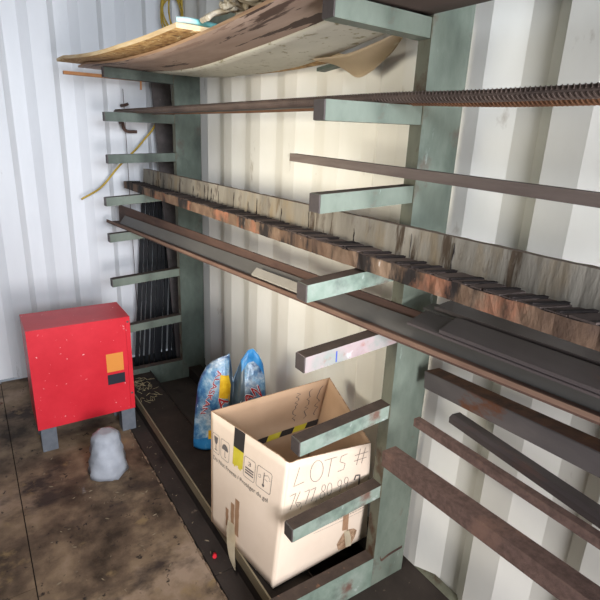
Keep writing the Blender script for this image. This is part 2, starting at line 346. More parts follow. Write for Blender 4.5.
# beige cardboard curling down behind
bm = B(); g = []
top = spline([(-.56, .005, 1.797), (-.40, .03, 1.799), (-.25, .02, 1.812), (-.13, .0, 1.822)], 8)
mid = spline([(-.56, .09, 1.792), (-.45, .10, 1.775), (-.30, .085, 1.79), (-.14, .03, 1.826)], 8)
low = spline([(-.55, .135, 1.79), (-.43, .125, 1.742), (-.30, .125, 1.79), (-.14, .05, 1.834)], 8)
n = len(top)
for a, b_, c in zip(top, mid, low):
    g.append([bm.verts.new(a*(1-t)**2+b_*2*t*(1-t)+c*t*t-Vector((0, 0, .002))) for t in [k/8 for k in range(9)]])
for i in range(n-1):
    for j in range(8):
        bm.faces.new((g[i][j], g[i][j+1], g[i+1][j+1], g[i+1][j])).smooth = True
bmesh.ops.solidify(bm, geom=bm.faces[:], thickness=.003)
tag(obj('cardboard_sheet', bm, 'beige'), 'beige cardboard curling down under the top arm beside the column', 'cardboard')
# dark green strip peeking behind the panel
bm = B(); prism(bm, (-.66, .125, 1.7755), (-.38, .105, 1.79), rect(.035, .012)); tag(obj('green_strip', bm, 'green_dark', None, .002), 'short dark green strip tucked between strand board and curling cardboard', 'strip')
# green beam lying on the sheets
bm = B(); prism(bm, (-1.75, -.245, zs(-1.75)+.034), (-.15, -.235, 1.872), [(-.03, 0), (.03, 0), (.03, .075), (.024, .075), (.024, .006), (-.03, .006)])
tag(obj('angle_beam', bm, 'green_dark', None, .001), 'dull green steel angle lying on top of the boards behind the rag', 'beam')
# teal foam
bm = B(); tube(bm, spline([(-.565, -.462, 1.847), (-.555, -.43, 1.848), (-.56, -.39, 1.848), (-.575, -.33, 1.849)], 6), .0115, 10)
for v in bm.verts: v.co.z = 1.852+(v.co.z-1.852)*.75
tag(obj('foam_tube', bm, 'teal'), 'pale turquoise tube on the strand board near its right end', 'tube')
# frayed rag / rope bundle
bm = B()
for s in range(13):
    x0 = random.uniform(-.50, -.42); pts = []
    for i in range(8):
        t = i/7; pts.append((x0+t*.30+random.uniform(-.02, .02), -.345+random.uniform(-.035, .05), 1.866+random.uniform(0, .05)*math.sin(math.pi*min(1, t+.2))+.004))
    tube(bm, spline(pts, 5), .008, 7)
for s in range(3):
    tube(bm, spline([(-.48+s*.03, -.34, 1.875), (-.53+s*.02, -.37, 1.868), (-.525+s*.02, -.40, 1.848)], 5), .0075, 7)
tag(obj('rag_bundle', bm, 'rope'), 'tangled off-white rag rope on the plywood edge', 'rag', kind='stuff')
# orange wood strip under plywood at left, with hanging splinter
ws = thing('wooden_strip', (-2.0, -.2, 1.842), 'short orange-brown wooden strip under the plywood beside the far column', 'wood')
bm = B(); prism(bm, (-1.955, -.55, 1.796), (-1.94, -.135, 1.796), rect(.03, .015)); obj('strip_body', bm, 'stripwood', ws, .002)
bm = B(); prism(bm, (-1.93, -.17, 1.80), (-1.93, -.172, 1.752), rect(.008, .008)); obj('splinter', bm, 'stripwood', ws)

# ------------------------------------------------------------------ stock on level 6 (rebar bundle)
def ribbed_bar(name, pts, r, mat, label, ribs=True, pitch=.0105, cat='rebar', group=None):
    P = spline(pts, 10); bm = B(); tube(bm, P, r, 14)
    for A, Bp in (zip(pts, pts[1:]) if ribs else ()):
        A, Bp = Vector(A), Vector(Bp); d = (Bp-A).normalized(); Ln = (Bp-A).length
    if ribs:
        seg = [(P[i+1]-P[i]).length for i in range(len(P)-1)]; total = sum(seg); x = pitch/2
        while x < total:
            k = 0; q = x
            while q > seg[k]: q -= seg[k]; k += 1
            d = (P[k+1]-P[k]).normalized(); c0 = P[k]+d*q; s_ = Vector((0, 0, 1)).cross(d).normalized(); u = d.cross(s_)
            for half in (0, 1):
                ring = []
                for j in range(6):
                    th = math.pi*half+math.pi*(j+.4)/6.0
                    ring.append(c0+d*((j-2.5)*.0035)+(s_*math.cos(th)+u*math.sin(th))*(r+.0006))
                tube(bm, ring, .0018, 4, smooth=False)
            x += pitch
        for sg in (1, -1):
            tube(bm, [p+Vector((0, sg*r, 0)) for p in P], .0018, 4, smooth=False)
    return tag(obj(name, bm, mat), label, cat, group)
ribbed_bar('rebar', [(-2.28, -.225, 1.644), (-1.2, -.19, 1.640), (-.6, -.165, 1.640), (-.02, -.125, 1.641), (.35, -.115, 1.634), (1.1, -.115, 1.634), (1.95, -.12, 1.638)], .0115, 'rebar', 'frontmost dark rebar with slanted ribs on the second arm from the top')
ribbed_bar('rebar', [(-.30, -.050, 1.633), (-.02, -.042, 1.6405), (.35, -.030, 1.630), (1.1, -.045, 1.630), (1.95, -.07, 1.638)], .0112, 'rebarbrown', 'brown ribbed rebar just behind and below the front rebar')
ribbed_bar('steel_tube', [(-2.2, -.166, 1.645), (-1.0, -.125, 1.639), (-.06, -.086, 1.641)], .0125, 'tube', 'smooth dark grey tube in the rebar bundle, with a bright line of light', False, cat='tube')
ribbed_bar('steel_rod', [(-2.25, -.138, 1.640), (-1.0, -.095, 1.630), (-.34, -.060, 1.630)], .0085, 'rebarbrown', 'thin smooth brown rod at the back of the rebar bundle', False, cat='rod')
# weathered bar above level 5
bm = B(); prism(bm, (-.545, -.055, 1.459), (1.95, -.055, 1.405), rect(.030, .026)); tag(obj('weathered_bar', bm, 'woodgrey', None, .002), 'weathered grey-brown bar with a free end in front of the cream wall', 'bar')

# ------------------------------------------------------------------ level 4: timber beam and plank
tb = thing('timber_beam', (-.1, -.16, 1.186), 'long reddish-brown stained timber with dark slots across its top', 'beam')
bm = B(); A = (-2.24, -.178, 1.186); Bq = (2.0, -.098, 1.205)
def tby(x): return -.178+(x+2.24)*.08/4.24
def tbz(x): return 1.200+(x+2.24)*.008/4.24
n = 212; ring = []
for i in range(n+1):
    x = -2.24+4.24*i/n; y = tby(x); z = tbz(x)
    j = [random.uniform(-.0018, .0018) for _ in range(4)]
    ring.append([bm.verts.new(p) for p in ((x, y-.036+j[0], z+j[1]*.3), (x, y+.036, z), (x, y+.036, z+.042), (x, y-.036+j[2], z+.042+j[3]))])
for a, b_ in zip(ring, ring[1:]):
    for k in range(4):
        f = bm.faces.new((a[k], a[(k+1) % 4], b_[(k+1) % 4], b_[k])); f.material_index = 1 if k == 2 else 0
bm.faces.new(ring[0]); bm.faces.new(ring[-1])
obj('beam_body', bm, ['timber', 'timbertop'], tb)
bm = B(); x = -2.2
while x < 1.95:                                        # laths nailed across the top, some raised, dark slots between
    w = random.uniform(.022, .05); y = tby(x); z = tbz(x)+.0425; dz = random.choice((.001, .002, .003, .0045)); sk = random.uniform(.012, .03)
    v = [bm.verts.new(p) for p in ((x, y-.034, z), (x+w, y-.034, z), (x+w+sk, y+.034, z), (x+sk, y+.034, z),
                                   (x, y-.034, z+dz), (x+w, y-.034, z+dz), (x+w+sk, y+.034, z+dz+.002), (x+sk, y+.034, z+dz+.002))]
    hexa(bm, v); x += w+random.choice((.004, .008, .012))
o = obj('cross_laths', bm, 'timbertop', tb); o['kind'] = 'stuff'
bm = B()
for i in range(74):
    x = -2.15+i*.055+random.uniform(-.02, .02); y = tby(x); z = tbz(x)+.0433
    v = [bm.verts.new(p) for p in ((x, y-.0335, z-.003), (x+.006, y-.0335, z-.003), (x+.040, y+.034, z), (x+.032, y+.034, z),
                                   (x, y-.0335, z+.0055), (x+.008, y-.0335, z+.0055), (x+.044, y+.034, z+.0075), (x+.032, y+.034, z+.0075))]
    hexa(bm, v)
o = obj('slots', bm, 'charred', tb); o['kind'] = 'stuff'
pk = thing('whitewashed_plank', (-.1, -.05, 1.2), 'long plank on edge with flaking whitewash behind the dark timber', 'plank')
bm = B()
A0, A1 = (-2.20, -.115), (2.0, .0-.03)
def pky(x): return -.100+(x+2.2)*.055/4.2
def pkz(x): return 1.213+(x+2.2)*.006/4.2
x = -2.2; v0 = []
n = 140; ring = []
for i in range(n+1):
    x = -2.2+4.2*i/n; y = pky(x); z = pkz(x); j = random.uniform(-.0012, .0012)
    ring.append([bm.verts.new(p) for p in ((x, y-.006+j, z), (x, y+.014, z), (x, y+.022, z+.107+j), (x, y+.0+j, z+.107))])
for a, b_ in zip(ring, ring[1:]):
    for k in range(4):
        f = bm.faces.new((a[k], a[(k+1) % 4], b_[(k+1) % 4], b_[k])); f.material_index = 1 if k == 2 else 0
bm.faces.new(ring[0]); bm.faces.new(ring[-1])
obj('plank_body', bm, ['plankwhite', 'plankedge'], pk)
bm = B()
for i in range(30):                                    # ragged vertical cracks and paint ridges
    x = random.uniform(-2.1, 1.0); y = pky(x)-.0078; z = pkz(x); h = random.uniform(.04, .10); a = random.uniform(0, .107-h) if h < .107 else 0
    pts = [(x+random.uniform(-.003, .003), y+ (a+h*t)/.107*.006, z+a+h*t) for t in (0, .25, .5, .75, 1)]
    tube(bm, pts, .0012, 5, radii=[.0005, random.uniform(.0008, .0022), .0008, random.uniform(.0008, .0022), .0005])
o = obj('crack', bm, 'charred', pk); o['kind'] = 'stuff'

# ------------------------------------------------------------------ level 3: rusty channel with stock
def cy(x): return -.090+.112*x          # front lip line
CH0, CH1 = -2.22, 1.15
dirv = Vector((1, .112, 0)).normalized()
def chp(x, off, z): return Vector((x-.112*off, cy(x)+off, z))      # point at horizontal offset behind the lip
def czb(x): return 1.002+.003*x
ch = thing('steel_channel', (0, cy(0)+.05, 1.0), 'long rusty steel channel lying open side up on the arms', 'channel')
def strip3(off0, off1, z0, z1, xa=CH0, xb=CH1, z0b=None, z1b=None):
    bm = B(); v = []
    for zz, zzb in ((z0, z0b), (z1, z1b)):
        for x in (xa, xb):
            pass
    P = lambda x, off, z: chp(x, off, czb(x)+z)
    z0b = z0 if z0b is None else z0b; z1b = z1 if z1b is None else z1b
    v = [bm.verts.new(P(*q)) for q in ((xa, off0, z0), (xb, off0, z0), (xb, off1, z0b), (xa, off1, z0b), (xa, off0, z1), (xb, off0, z1), (xb, off1, z1b), (xa, off1, z1b))]
    hexa(bm, v); return bm
obj('web', strip3(0, .088, 0, .005), 'rust', ch, .001)
obj('front_lip', strip3(0, .006, .0055, .018), 'rustlip', ch, .0015)
bm = B()
v = [bm.verts.new(chp(x, o, czb(x)+z)) for x, o, z in ((CH0, .080, .0055), (CH1, .080, .0055), (CH1, .088, .0055), (CH0, .088, .0055),
     (CH0, .082, .104), (CH1, .080, .062), (CH1, .088, .062), (CH0, .090, .104))]
hexa(bm, v); obj('back_flange', bm, 'rust', ch, .0015)
bm = strip3(.034, .068, .0062, .012, CH0+.13, CH1-.05, .050, .056)
tag(obj('grey_plate', bm, 'greysteel', None, .001), 'wide grey steel flat leaning lengthwise against the inside of the rusty channel', 'plate')
bm = strip3(.010, .024, .0062, .016, CH0+.16, CH1-.1); tag(obj('dark_bar', bm, 'rust', None, .001), 'narrow dark rusty bar lying along the bottom of the channel', 'bar')
def slab(name, corners, th, mat, label, cat, bev=.001):
    bm = B(); v = [bm.verts.new(Vector(c)) for c in corners]+[bm.verts.new(Vector(c)+Vector((0, 0, th))) for c in corners]
    hexa(bm, v); return tag(obj(name, bm, mat, None, bev), label, cat)
slab('pale_offcut', [chp(x, o, czb(x)+z) for x, o, z in ((-.66, .010, .022), (-.30, .010, .022), (-.30, .034, .044), (-.66, .034, .044))], .006,
     'whitebar', 'short pale painted flat offcut lying in the channel at the tip of the middle arm', 'offcut')
def flats(x0, x1, o0, o1, z0, z1, th, mat, label, sk=0.0):
    slab('flat_bar', [chp(x0, o0, czb(0)+z0), chp(x1, o0, czb(0)+z0-.01), chp(x1, o1, czb(0)+z1-.01), chp(x0+sk, o1, czb(0)+z1)], th, mat, label, 'flat bar')
flats(.105, 1.1, -.004, .074, .064, .083, .006, 'darkflat', 'lower dark steel flat of the stack at the right, end poking out')
flats(.205, 1.1, -.001, .074, .0715, .0905, .009, 'darkflat', 'upper dark steel flat at the right, its end set back on another flat')
flats(.09, 1.1, .082, .130, .086, .092, .006, 'greysteel', 'thin grey flat just behind the dark steel stack at the right', .0)
flats(.12, 1.1, .092, .165, .0935, .0985, .009, 'darkflat', 'rear dark steel flat at the right, close under the stained timber')

# ------------------------------------------------------------------ bars at the lower right
bm = B(); prism(bm, (.092, -.08, .613), (1.95, -.10, .690), rect(.052, .050)); tag(obj('square_bar', bm, 'rustbar', None, .004), 'thick speckled brown square bar crossing the near column low down, lowest at the right', 'bar')
bm = B(); prism(bm, (.146, -.04, .762), (1.95, -.08, .783), rect(.022, .024)); tag(obj('square_bar', bm, 'rustbar', None, .002), 'thin brown square bar with a cut end beside the near column, second from the bottom', 'bar')
bm = B(); prism(bm, (.05, .118, .802), (1.95, -.09, 1.002), [(-.03, 0), (.03, 0), (.03, .058), (-.03, .058)])
for f in bm.faces:
    if abs(f.normal.z) < .5: f.material_index = 0
bm.normal_update()
for f in bm.faces: f.material_index = 1 if f.normal.z > .5 else 0
tag(obj('rectangular_tube', bm, ['rustgrey', 'rustorange'], None, .002), 'large grey rectangular steel tube with orange rust on top, under the channel at the right', 'tube')
bm = B(); prism(bm, (.155, .120, .728), (1.95, -.14, .780), [(-.022, .004), (-.016, 0), (.016, 0), (.022, .006), (.018, .030), (-.012, .030), (-.022, .022)])
tag(obj('steel_bar', bm, 'darkflat', None, .001), 'dark steel bar with chamfered end against the wall at the right edge', 'bar')

# ------------------------------------------------------------------ cardboard box
bt = [Vector(p) for p in ((-.478, -.412, .1075), (-.091, -.361, .1075), (-.110, .062, .1075), (-.497, .02, .1075))]     # L, near, R, back
tp = [Vector(p) for p in ((-.511, -.394, .57), (-.110, -.305, .57), (-.062, -.010, .57), (-.515, .150, .575))]
carton = thing('cardboard_box', (-.29, -.17, .1075), 'large open cardboard box standing on the rack base beside the near column', 'box')
def wallface(a, b):
    """quad with corners TL TR BL BR for wall a-b"""
    return (tp[a], tp[b], bt[a], bt[b])
cen = sum(tp, Vector())/8+sum(bt, Vector())/8
def onq(q, u, v, off=0):
    TL, TR, BL, BR = q
    P = (TL*(1-u)+TR*u)*(1-v)+(BL*(1-u)+BR*u)*v
    n = (TR-TL).cross(BL-TL).normalized()
    if n.dot(P-cen) < 0: n = -n
    # gentle belly so the card is not a flat plane
    bul = .006*math.sin(math.pi*min(1, max(0, u)))*math.sin(math.pi*min(1, max(0, v)))
    return P+n*(off+bul)
ZIG = [random.uniform(-.006, .004) for _ in range(60)]
def cardwall(a, b, rag=0):
    q = wallface(a, b); bm = B(); n, m = 24, 14; F = []; K = []
    for i in range(n+1):
        cf = []; ck = []
        for j in range(m+1):
            u, v = i/n, j/m
            if j == 0 and rag: v = max(0, ZIG[(i*3+a*7) % 60])*.5+(.012*max(0, 1-abs(u-(.97 if a == 0 else .03))/.07) if rag == 1 else 0)
            cf.append(bm.verts.new(onq(q, u, v, 0))); ck.append(bm.verts.new(onq(q, u, v, -.004)))
        F.append(cf); K.append(ck)
    def quad(a_, b_, c_, d_, mi, sm=True):
        f = bm.faces.new((a_, b_, c_, d_)); f.material_index = mi; f.smooth = sm
    for i in range(n):
        for j in range(m):
            quad(F[i][j], F[i+1][j], F[i+1][j+1], F[i][j+1], 0); quad(K[i][j], K[i][j+1], K[i+1][j+1], K[i+1][j], 1)
        for j in (0, m): quad(F[i][j], K[i][j], K[i+1][j], F[i+1][j], 2, False)
    for i in (0, n):
        for j in range(m): quad(F[i][j], F[i][j+1], K[i][j+1], K[i][j], 2, False)
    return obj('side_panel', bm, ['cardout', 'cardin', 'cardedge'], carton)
cardwall(0, 1, 1); cardwall(1, 2, 1); cardwall(2, 3, 2); cardwall(3, 0, 2)
bm = B(); v = [bm.verts.new(p+Vector((0, 0, .001))+(cen-p)*.012) for p in bt]+[bm.verts.new(p+Vector((0, 0, .006))+(cen-p)*.012) for p in bt]; hexa(bm, v)
obj('bottom_panel', bm, 'cardin', carton)
LF, RF = wallface(0, 1), wallface(1, 2)
def poly_on(bm, q, pts, off=.0012, mi=0, sub=1):
    vs = [bm.verts.new(onq(q, u, v, off)) for u, v in pts]; f = bm.faces.new(vs); f.material_index = mi
def strokes(bm, q, lines, w, off=.0013):
    W = (q[1]-q[0]).length; H = (q[2]-q[0]).length
    for ln in lines:
        P = []
        for (x0, y0), (x1, y1) in zip(ln, ln[1:]):
            L_ = math.hypot((x1-x0)*W, (y1-y0)*H); k = max(1, int(L_/.006))
            P += [(x0+(x1-x0)*t/k, y0+(y1-y0)*t/k) for t in range(k)]
        P.append(ln[-1])
        rows = []
        for i, (x, y) in enumerate(P):
            a, b_ = P[max(0, i-1)], P[min(len(P)-1, i+1)]
            dx, dy = (b_[0]-a[0])*W, (b_[1]-a[1])*H; l = math.hypot(dx, dy) or 1
            nx, ny = -dy/l*w/2/W, dx/l*w/2/H
            rows.append((bm.verts.new(onq(q, x+nx, y+ny, off)), bm.verts.new(onq(q, x-nx, y-ny, off))))
        for r0, r1 in zip(rows, rows[1:]): bm.faces.new((r0[0], r0[1], r1[1], r1[0]))
def circ(cx_, cy_, rx, ry, a0=0, a1=360, n=20): return [(cx_+rx*math.cos(math.radians(a0+(a1-a0)*i/n)), cy_+ry*math.sin(math.radians(a0+(a1-a0)*i/n))) for i in range(n+1)]
def text_bm(bm, s, fn, mi=0, bold=0, sub=0):
    """flat lettering; fn maps (x 0..1 along the line, y in line heights) to a point"""
    cu = bpy.data.curves.new('lettering', 'FONT'); cu.body = s; cu.resolution_u = 3; cu.offset = bold
    to = bpy.data.objects.new('lettering', cu); C.objects.link(to); bpy.context.view_layer.update()
    me = bpy.data.meshes.new_from_object(to.evaluated_get(bpy.context.evaluated_depsgraph_get()))
    xs = [v.co.x for v in me.vertices]; x0, x1 = min(xs), max(xs)
    tb_ = bmesh.new(); tb_.from_mesh(me)
    for _ in range(sub): bmesh.ops.subdivide_edges(tb_, edges=tb_.edges[:], cuts=1)
    mp = {}
    for v in tb_.verts: mp[v] = bm.verts.new(fn((v.co.x-x0)/(x1-x0), v.co.y))
    for f in tb_.faces:
        try: g = bm.faces.new([mp[v] for v in f.verts]); g.material_index = mi
        except ValueError: pass
    tb_.free(); bpy.data.objects.remove(to); bpy.data.curves.remove(cu); bpy.data.meshes.remove(me)
# printed care marks on the left face
def frame(u0, u1, v0, v1):
    r = .012; return [[(u0+r, v0), (u1-r, v0), (u1, v0+r), (u1, v1-r), (u1-r, v1), (u0+r, v1), (u0, v1-r), (u0, v0+r), (u0+r, v0)]]
w = .0016
def symbol(u0, u1, draw):
    bm = B(); strokes(bm, LF, frame(u0, u1, .165, .325), w); draw(bm); obj('care_symbol', bm, 'ink', carton, fixn=False)
def glass(bm):
    strokes(bm, LF, [[(.087, .25), (.087, .295)], [(.065, .298), (.11, .298)]], .003)
    poly_on(bm, LF, [(.058, .185), (.118, .185), (.112, .225), (.096, .25), (.078, .25), (.062, .225)])
def brolly(bm):
    poly_on(bm, LF, [(.18, .245)]+circ(.228, .24, .046, .045, 180, 360, 10)+[(.27, .245)])
    strokes(bm, LF, [[(.228, .24), (.228, .298), (.236, .304), (.242, .296)]], .0022)
def stack(bm):
    text_bm(bm, '3', lambda x, y: onq(LF, .552+x*.038, .222-y*.045, .0014))
    for k in range(3): strokes(bm, LF, [[(.52, .248+k*.02), (.628, .248+k*.02)]], .0052)
def thermo(bm):
    strokes(bm, LF, [[(.755, .19), (.755, .28)]], .003); poly_on(bm, LF, circ(.755, .29, .014, .012))
    strokes(bm, LF, [[(.755, .215), (.80, .195), (.825, .215)], [(.69, .235), (.70, .225), (.715, .225), (.72, .24), (.705, .25), (.692, .245)], [(.815, .225), (.83, .225)], [(.765, .235), (.80, .24)]], w)
symbol(.035, .14, glass); symbol(.165, .29, brolly); symbol(.50, .645, stack); symbol(.67, .845, thermo)
bm = B(); text_bm(bm, 'Do Not Freeze / Prot\u00e9ger du gel', lambda x, y: onq(LF, .045+x*.78, .395-y*.050, .0014))
obj('printed_text', bm, 'ink', carton, fixn=False)
# tape patches and marks
bm = B()
for v0, v1, mi in ((.0, .155, 0), (.155, .30, 1)):
    us = [.345+i*.02 for i in range(8)]
    for i in range(7):
        a, b_ = us[i], us[i+1]
        e = .012*math.sin(i*1.7) if mi == 1 else 0
        poly_on(bm, LF, [(a, v0), (b_, v0), (b_, v1+e), (a, v1+e)], .0011, mi)
obj('hazard_tape', bm, ['tapeblack', 'tapeyellow'], carton, fixn=False)
for u0, u1, v0, v1 in ((.35, .40, .63, .90), (.415, .475, .565, .88), (.265, .31, .72, .88)):
    bm = B(); n = 8; R_ = random.Random(3); e = [(R_.uniform(-.004, .004), R_.uniform(-.004, .004)) for _ in range(n+1)]
    for i in range(n):
        a, b_ = v0+(v1-v0)*i/n, v0+(v1-v0)*(i+1)/n
        poly_on(bm, LF, [(u0+e[i][0], a), (u1+e[i][1], a), (u1+e[i+1][1], b_), (u0+e[i+1][0], b_)], .0012)
    bmesh.ops.remove_doubles(bm, verts=bm.verts, dist=1e-5); obj('old_tape_mark', bm, 'tapebrown', carton, fixn=False)
bm = B(); poly_on(bm, RF, [(.69, .62), (.76, .60), (.76, .80), (.69, .78)], .0012); obj('old_tape_mark', bm, 'tapebrown', carton, fixn=False)
def ribbon(cpts, widths, wd, th=.0012):
    bm = B(); P = spline(cpts, 5); n = len(P); a = []; b_ = []
    for i, p in enumerate(P):
        t = i/(n-1)*(len(widths)-1); k = min(int(t), len(widths)-2); w_ = widths[k]+(widths[k+1]-widths[k])*(t-k)
        q = Vector(wd)*w_/2
        a.append(bm.verts.new(p-q)); b_.append(bm.verts.new(p+q))
    for i in range(n-1): bm.faces.new((a[i], a[i+1], b_[i+1], b_[i]))
    bmesh.ops.solidify(bm, geom=bm.faces[:], thickness=th); return bm
p = onq(LF, .30, .80, .004)
bm = ribbon([onq(LF, .36, .80, .004), onq(LF, .38, .90, .008), onq(LF, .41, 1.0, .016), onq(LF, .46, 1.08, .020), onq(LF, .50, 1.14, .018)], [.035, .052, .045, .034, .006], (LF[1]-LF[0]).normalized())
tag_o = obj('torn_tape', bm, 'masking', carton)
bm = ribbon([onq(RF, .74, .80, .004), onq(RF, .755, .88, .008), onq(RF, .765, .97, .010)], [.020, .026, .022], (RF[1]-RF[0]).normalized())
obj('torn_tape', bm, 'masking', carton)
bm = B()
poly_on(bm, RF, [(.64, .90), (.70, .82), (.76, .80), (.83, .82), (.87, .86), (.85, .93), (.80, 1.0), (.72, .995), (.66, .97)], .0012)
obj('torn_edge', bm, 'cardedge', carton, fixn=False)
# handwriting on the right face
bm = B()
HW = [[(.13, .06), (.085, .20), (.20, .185)],                                            # L
      circ(.335, .125, .075, .085, -100, 262, 16),                                       # O
      [(.42, .055), (.575, .05)], [(.505, .055), (.475, .20)],                           # T
      [(.70, .045), (.625, .055), (.61, .10), (.675, .125), (.66, .175), (.585, .18)],   # S
      [(.865, .03), (.82, .17)], [(.93, .03), (.885, .17)], [(.795, .08), (.965, .075)], [(.785, .13), (.95, .125)],   # #
      [(.055, .27), (.12, .26), (.075, .38)], [(.165, .255), (.125, .335), (.155, .38), (.185, .35), (.135, .335)],    # 76
      [(.195, .375), (.185, .405)],
      [(.215, .27), (.275, .262), (.235, .37)], [(.285, .268), (.34, .26), (.30, .365)],                               # 77
      [(.36, .355), (.35, .385)],
      circ(.43, .285, .022, .028, 0, 360, 10), circ(.42, .345, .026, .032, 0, 360, 10), circ(.50, .312, .028, .055, 0, 360, 12),   # 80
      circ(.62, .29, .024, .03, 0, 360, 10), [(.644, .29), (.625, .37)], circ(.70, .285, .024, .03, 0, 360, 10), [(.724, .285), (.705, .365)],   # 99
      [(.09, .47), (.075, .53), (.125, .53)], [(.115, .485), (.11, .58)], circ(.185, .525, .024, .05, 0, 360, 10), [(.27, .47), (.265, .57)]]
strokes(bm, RF, HW, .0015)
strokes(bm, RF, [[(.80, .31), (.82, .27), (.87, .28), (.86, .40)]], .006)
obj('handwriting', bm, 'pen', carton, fixn=False)
bm = B()
R_ = random.Random(5)
for k, (u0, u1) in enumerate(((.42, .955), (.36, .955), (.33, .955))):
    v = .585+.026*k
    u = u0
    while u < u1-.02:
        l = R_.uniform(.012, .035)
        strokes(bm, RF, [[(u, v+.0*u), (min(u+l, u1), v)]], .0024); u += l+.007
strokes(bm, RF, [[(.36, .668), (.955, .668)]], .001); strokes(bm, RF, [[(.42, .57), (.955, .57)]], .001)
obj('small_print', bm, 'ink', carton, fixn=False)
# inside: hazard tape band and scrawl on the inner faces
def inner(q):
    TL, TR, BL, BR = q
    def f(u, v, off=.0):
        return onq(q, u, v, -.004-off)
    return f
bm = B(); fi = inner((tp[0], tp[3], bt[0], bt[3]))
def ipoly(bm, fi, pts, mi=0): bm.faces.new([bm.verts.new(fi(u, v, .0012)) for u, v in pts]).material_index = mi
for i in range(8):
    u0, u1 = i/8*1.0, (i+1)/8; v0, v1 = .40-.02*u0, .455-.02*u0
    ipoly(bm, fi, [(u0+.004, v0), (u1+.001, v0), (u1-.016, v1), (u0-.013+(.016 if i == 0 else 0), v1)], (i//1) % 2)
obj('hazard_tape', bm, ['tapeyellow', 'tapeblack'], carton, fixn=False)
bm = B()
for k, u in enumerate((.72, .83, .93)):
    pts = []; v = .06
    while v < .34:
        pts.append((u+R_.uniform(-.02, .02), v)); v += .018
    rows = [(bm.verts.new(fi(a-.004, b_, .001)), bm.verts.new(fi(a+.004, b_, .001))) for a, b_ in pts]
    for r0, r1 in zip(rows, rows[1:]): bm.faces.new((r0[0], r0[1], r1[1], r1[0]))
obj('handwriting', bm, 'pen', carton, fixn=False)
# brown paper lining lying inside
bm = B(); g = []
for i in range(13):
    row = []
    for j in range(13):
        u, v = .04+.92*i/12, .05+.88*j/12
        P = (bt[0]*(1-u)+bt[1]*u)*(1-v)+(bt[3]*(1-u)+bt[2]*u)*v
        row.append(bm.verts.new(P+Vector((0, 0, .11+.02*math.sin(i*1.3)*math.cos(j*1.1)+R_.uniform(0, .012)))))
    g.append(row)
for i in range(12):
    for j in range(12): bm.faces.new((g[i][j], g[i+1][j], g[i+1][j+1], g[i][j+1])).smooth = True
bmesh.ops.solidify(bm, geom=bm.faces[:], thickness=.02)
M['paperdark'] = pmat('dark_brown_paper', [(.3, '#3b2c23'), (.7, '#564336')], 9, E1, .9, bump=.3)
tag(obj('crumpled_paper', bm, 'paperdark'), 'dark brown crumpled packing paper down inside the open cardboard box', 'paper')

# ------------------------------------------------------------------ blue bag
bagr = thing('plastic_bag', (-.93, -.13, .106), 'creased blue and white plastic sack with red lettering standing behind the cardboard box', 'bag')
BA, BB = Vector((-1.01, -.272, .1065)), Vector((-.86, .045, .1065))     # base line, left and right
bu = (BB-BA); bn = Vector((bu.y, -bu.x, 0)).normalized()                 # towards the camera / aisle
prof = lerp([(0, .30), (.05, .345), (.12, .385), (.22, .415), (.33, .435), (.47, .448), (.52, .30), (.56, .34), (.64, .42), (.74, .47), (.82, .478), (.90, .45), (.97, .40), (1, .33)])
def bagpt(u, v, side=1, off=0):
    """u across 0..1, v up 0..1, side +1 front / -1 back"""
    h = prof(u); z = h*v
    cr = math.exp(-((u-.52)/.07)**2)*max(0, v-.15)*1.1            # the deep crease
    ue = min(1, max(0, u))
    th = .075*(1-v**2.2)**.7*(math.sin(math.pi*(.06+.88*ue))**.5)+.004
    y = th*side-(cr*.055 if side > 0 else -cr*.0)
    wav = .006*math.sin(u*17+v*5)+.005*math.sin(v*14+u*6)
    squeeze = 1-.10*v**2
    uu = .5+(ue-.5)*squeeze+.02*v
    lean = bn*(-.03*v)
    return BA+bu*uu+Vector((0, 0, z))+bn*(y+wav*side+off)+lean
bm = B(); nu, nv = 64, 34; G = {}
for s in (1, -1):
    for i in range(nu+1):
        for j in range(nv+1): G[s, i, j] = bm.verts.new(bagpt(i/nu, j/nv, s))
for i in range(nu):
    for j in range(nv):
        u = (i+.5)/nu; v = (j+.5)/nv
        for s in (1, -1):
            q = (G[s, i, j], G[s, i+1, j], G[s, i+1, j+1], G[s, i, j+1]); f = bm.faces.new(q if s > 0 else q[::-1]); f.smooth = True
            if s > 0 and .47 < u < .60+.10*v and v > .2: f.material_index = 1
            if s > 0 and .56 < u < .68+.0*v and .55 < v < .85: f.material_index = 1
            if v > .88 and u > .64: f.material_index = 2
            if u < .30 and v < .16: f.material_index = 2
    for j in (0, nv): bm.faces.new((G[1, i, j], G[-1, i, j], G[-1, i+1, j], G[1, i+1, j])).smooth = True
for i in (0, nu):
    for j in range(nv): bm.faces.new((G[1, i, j], G[1, i, j+1], G[-1, i, j+1], G[-1, i, j])).smooth = True
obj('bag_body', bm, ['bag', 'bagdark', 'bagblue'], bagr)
def bagtext(s, u0, v0, du, dv, hgt, mats=('bagwhite', 'bagred')):
    """baseline from (u0,v0) along (du,dv) in metres-like bag units; letters stand perpendicular"""
    W = bu.length; H = .44
    l = math.hypot(du*W, dv*H); tx, ty = du*W/l, dv*H/l
    out = []
    for k, (off, bold) in enumerate(((.0025, .035), (.0040, .008))):
        bm = B()
        text_bm(bm, s, lambda x, y: bagpt(u0+(x*du*W-y*ty*hgt)/W, v0+(x*dv*H+y*tx*hgt)/H, 1, off), 0, bold, 1)
        out.append((bm, mats[k]))
    o = obj('lettering', out[1][0], out[1][1], bagr, fixn=False); p_ = obj('lettering_outline', out[0][0], out[0][1], o, fixn=False)
bagtext('ALASKAN', .30, .90, -.22, -.42, .040)
bagtext('A', .37, .47, .10, .06, .075)
bagtext('KAN', .60, .45, .34, .14, .066)
bm = B()
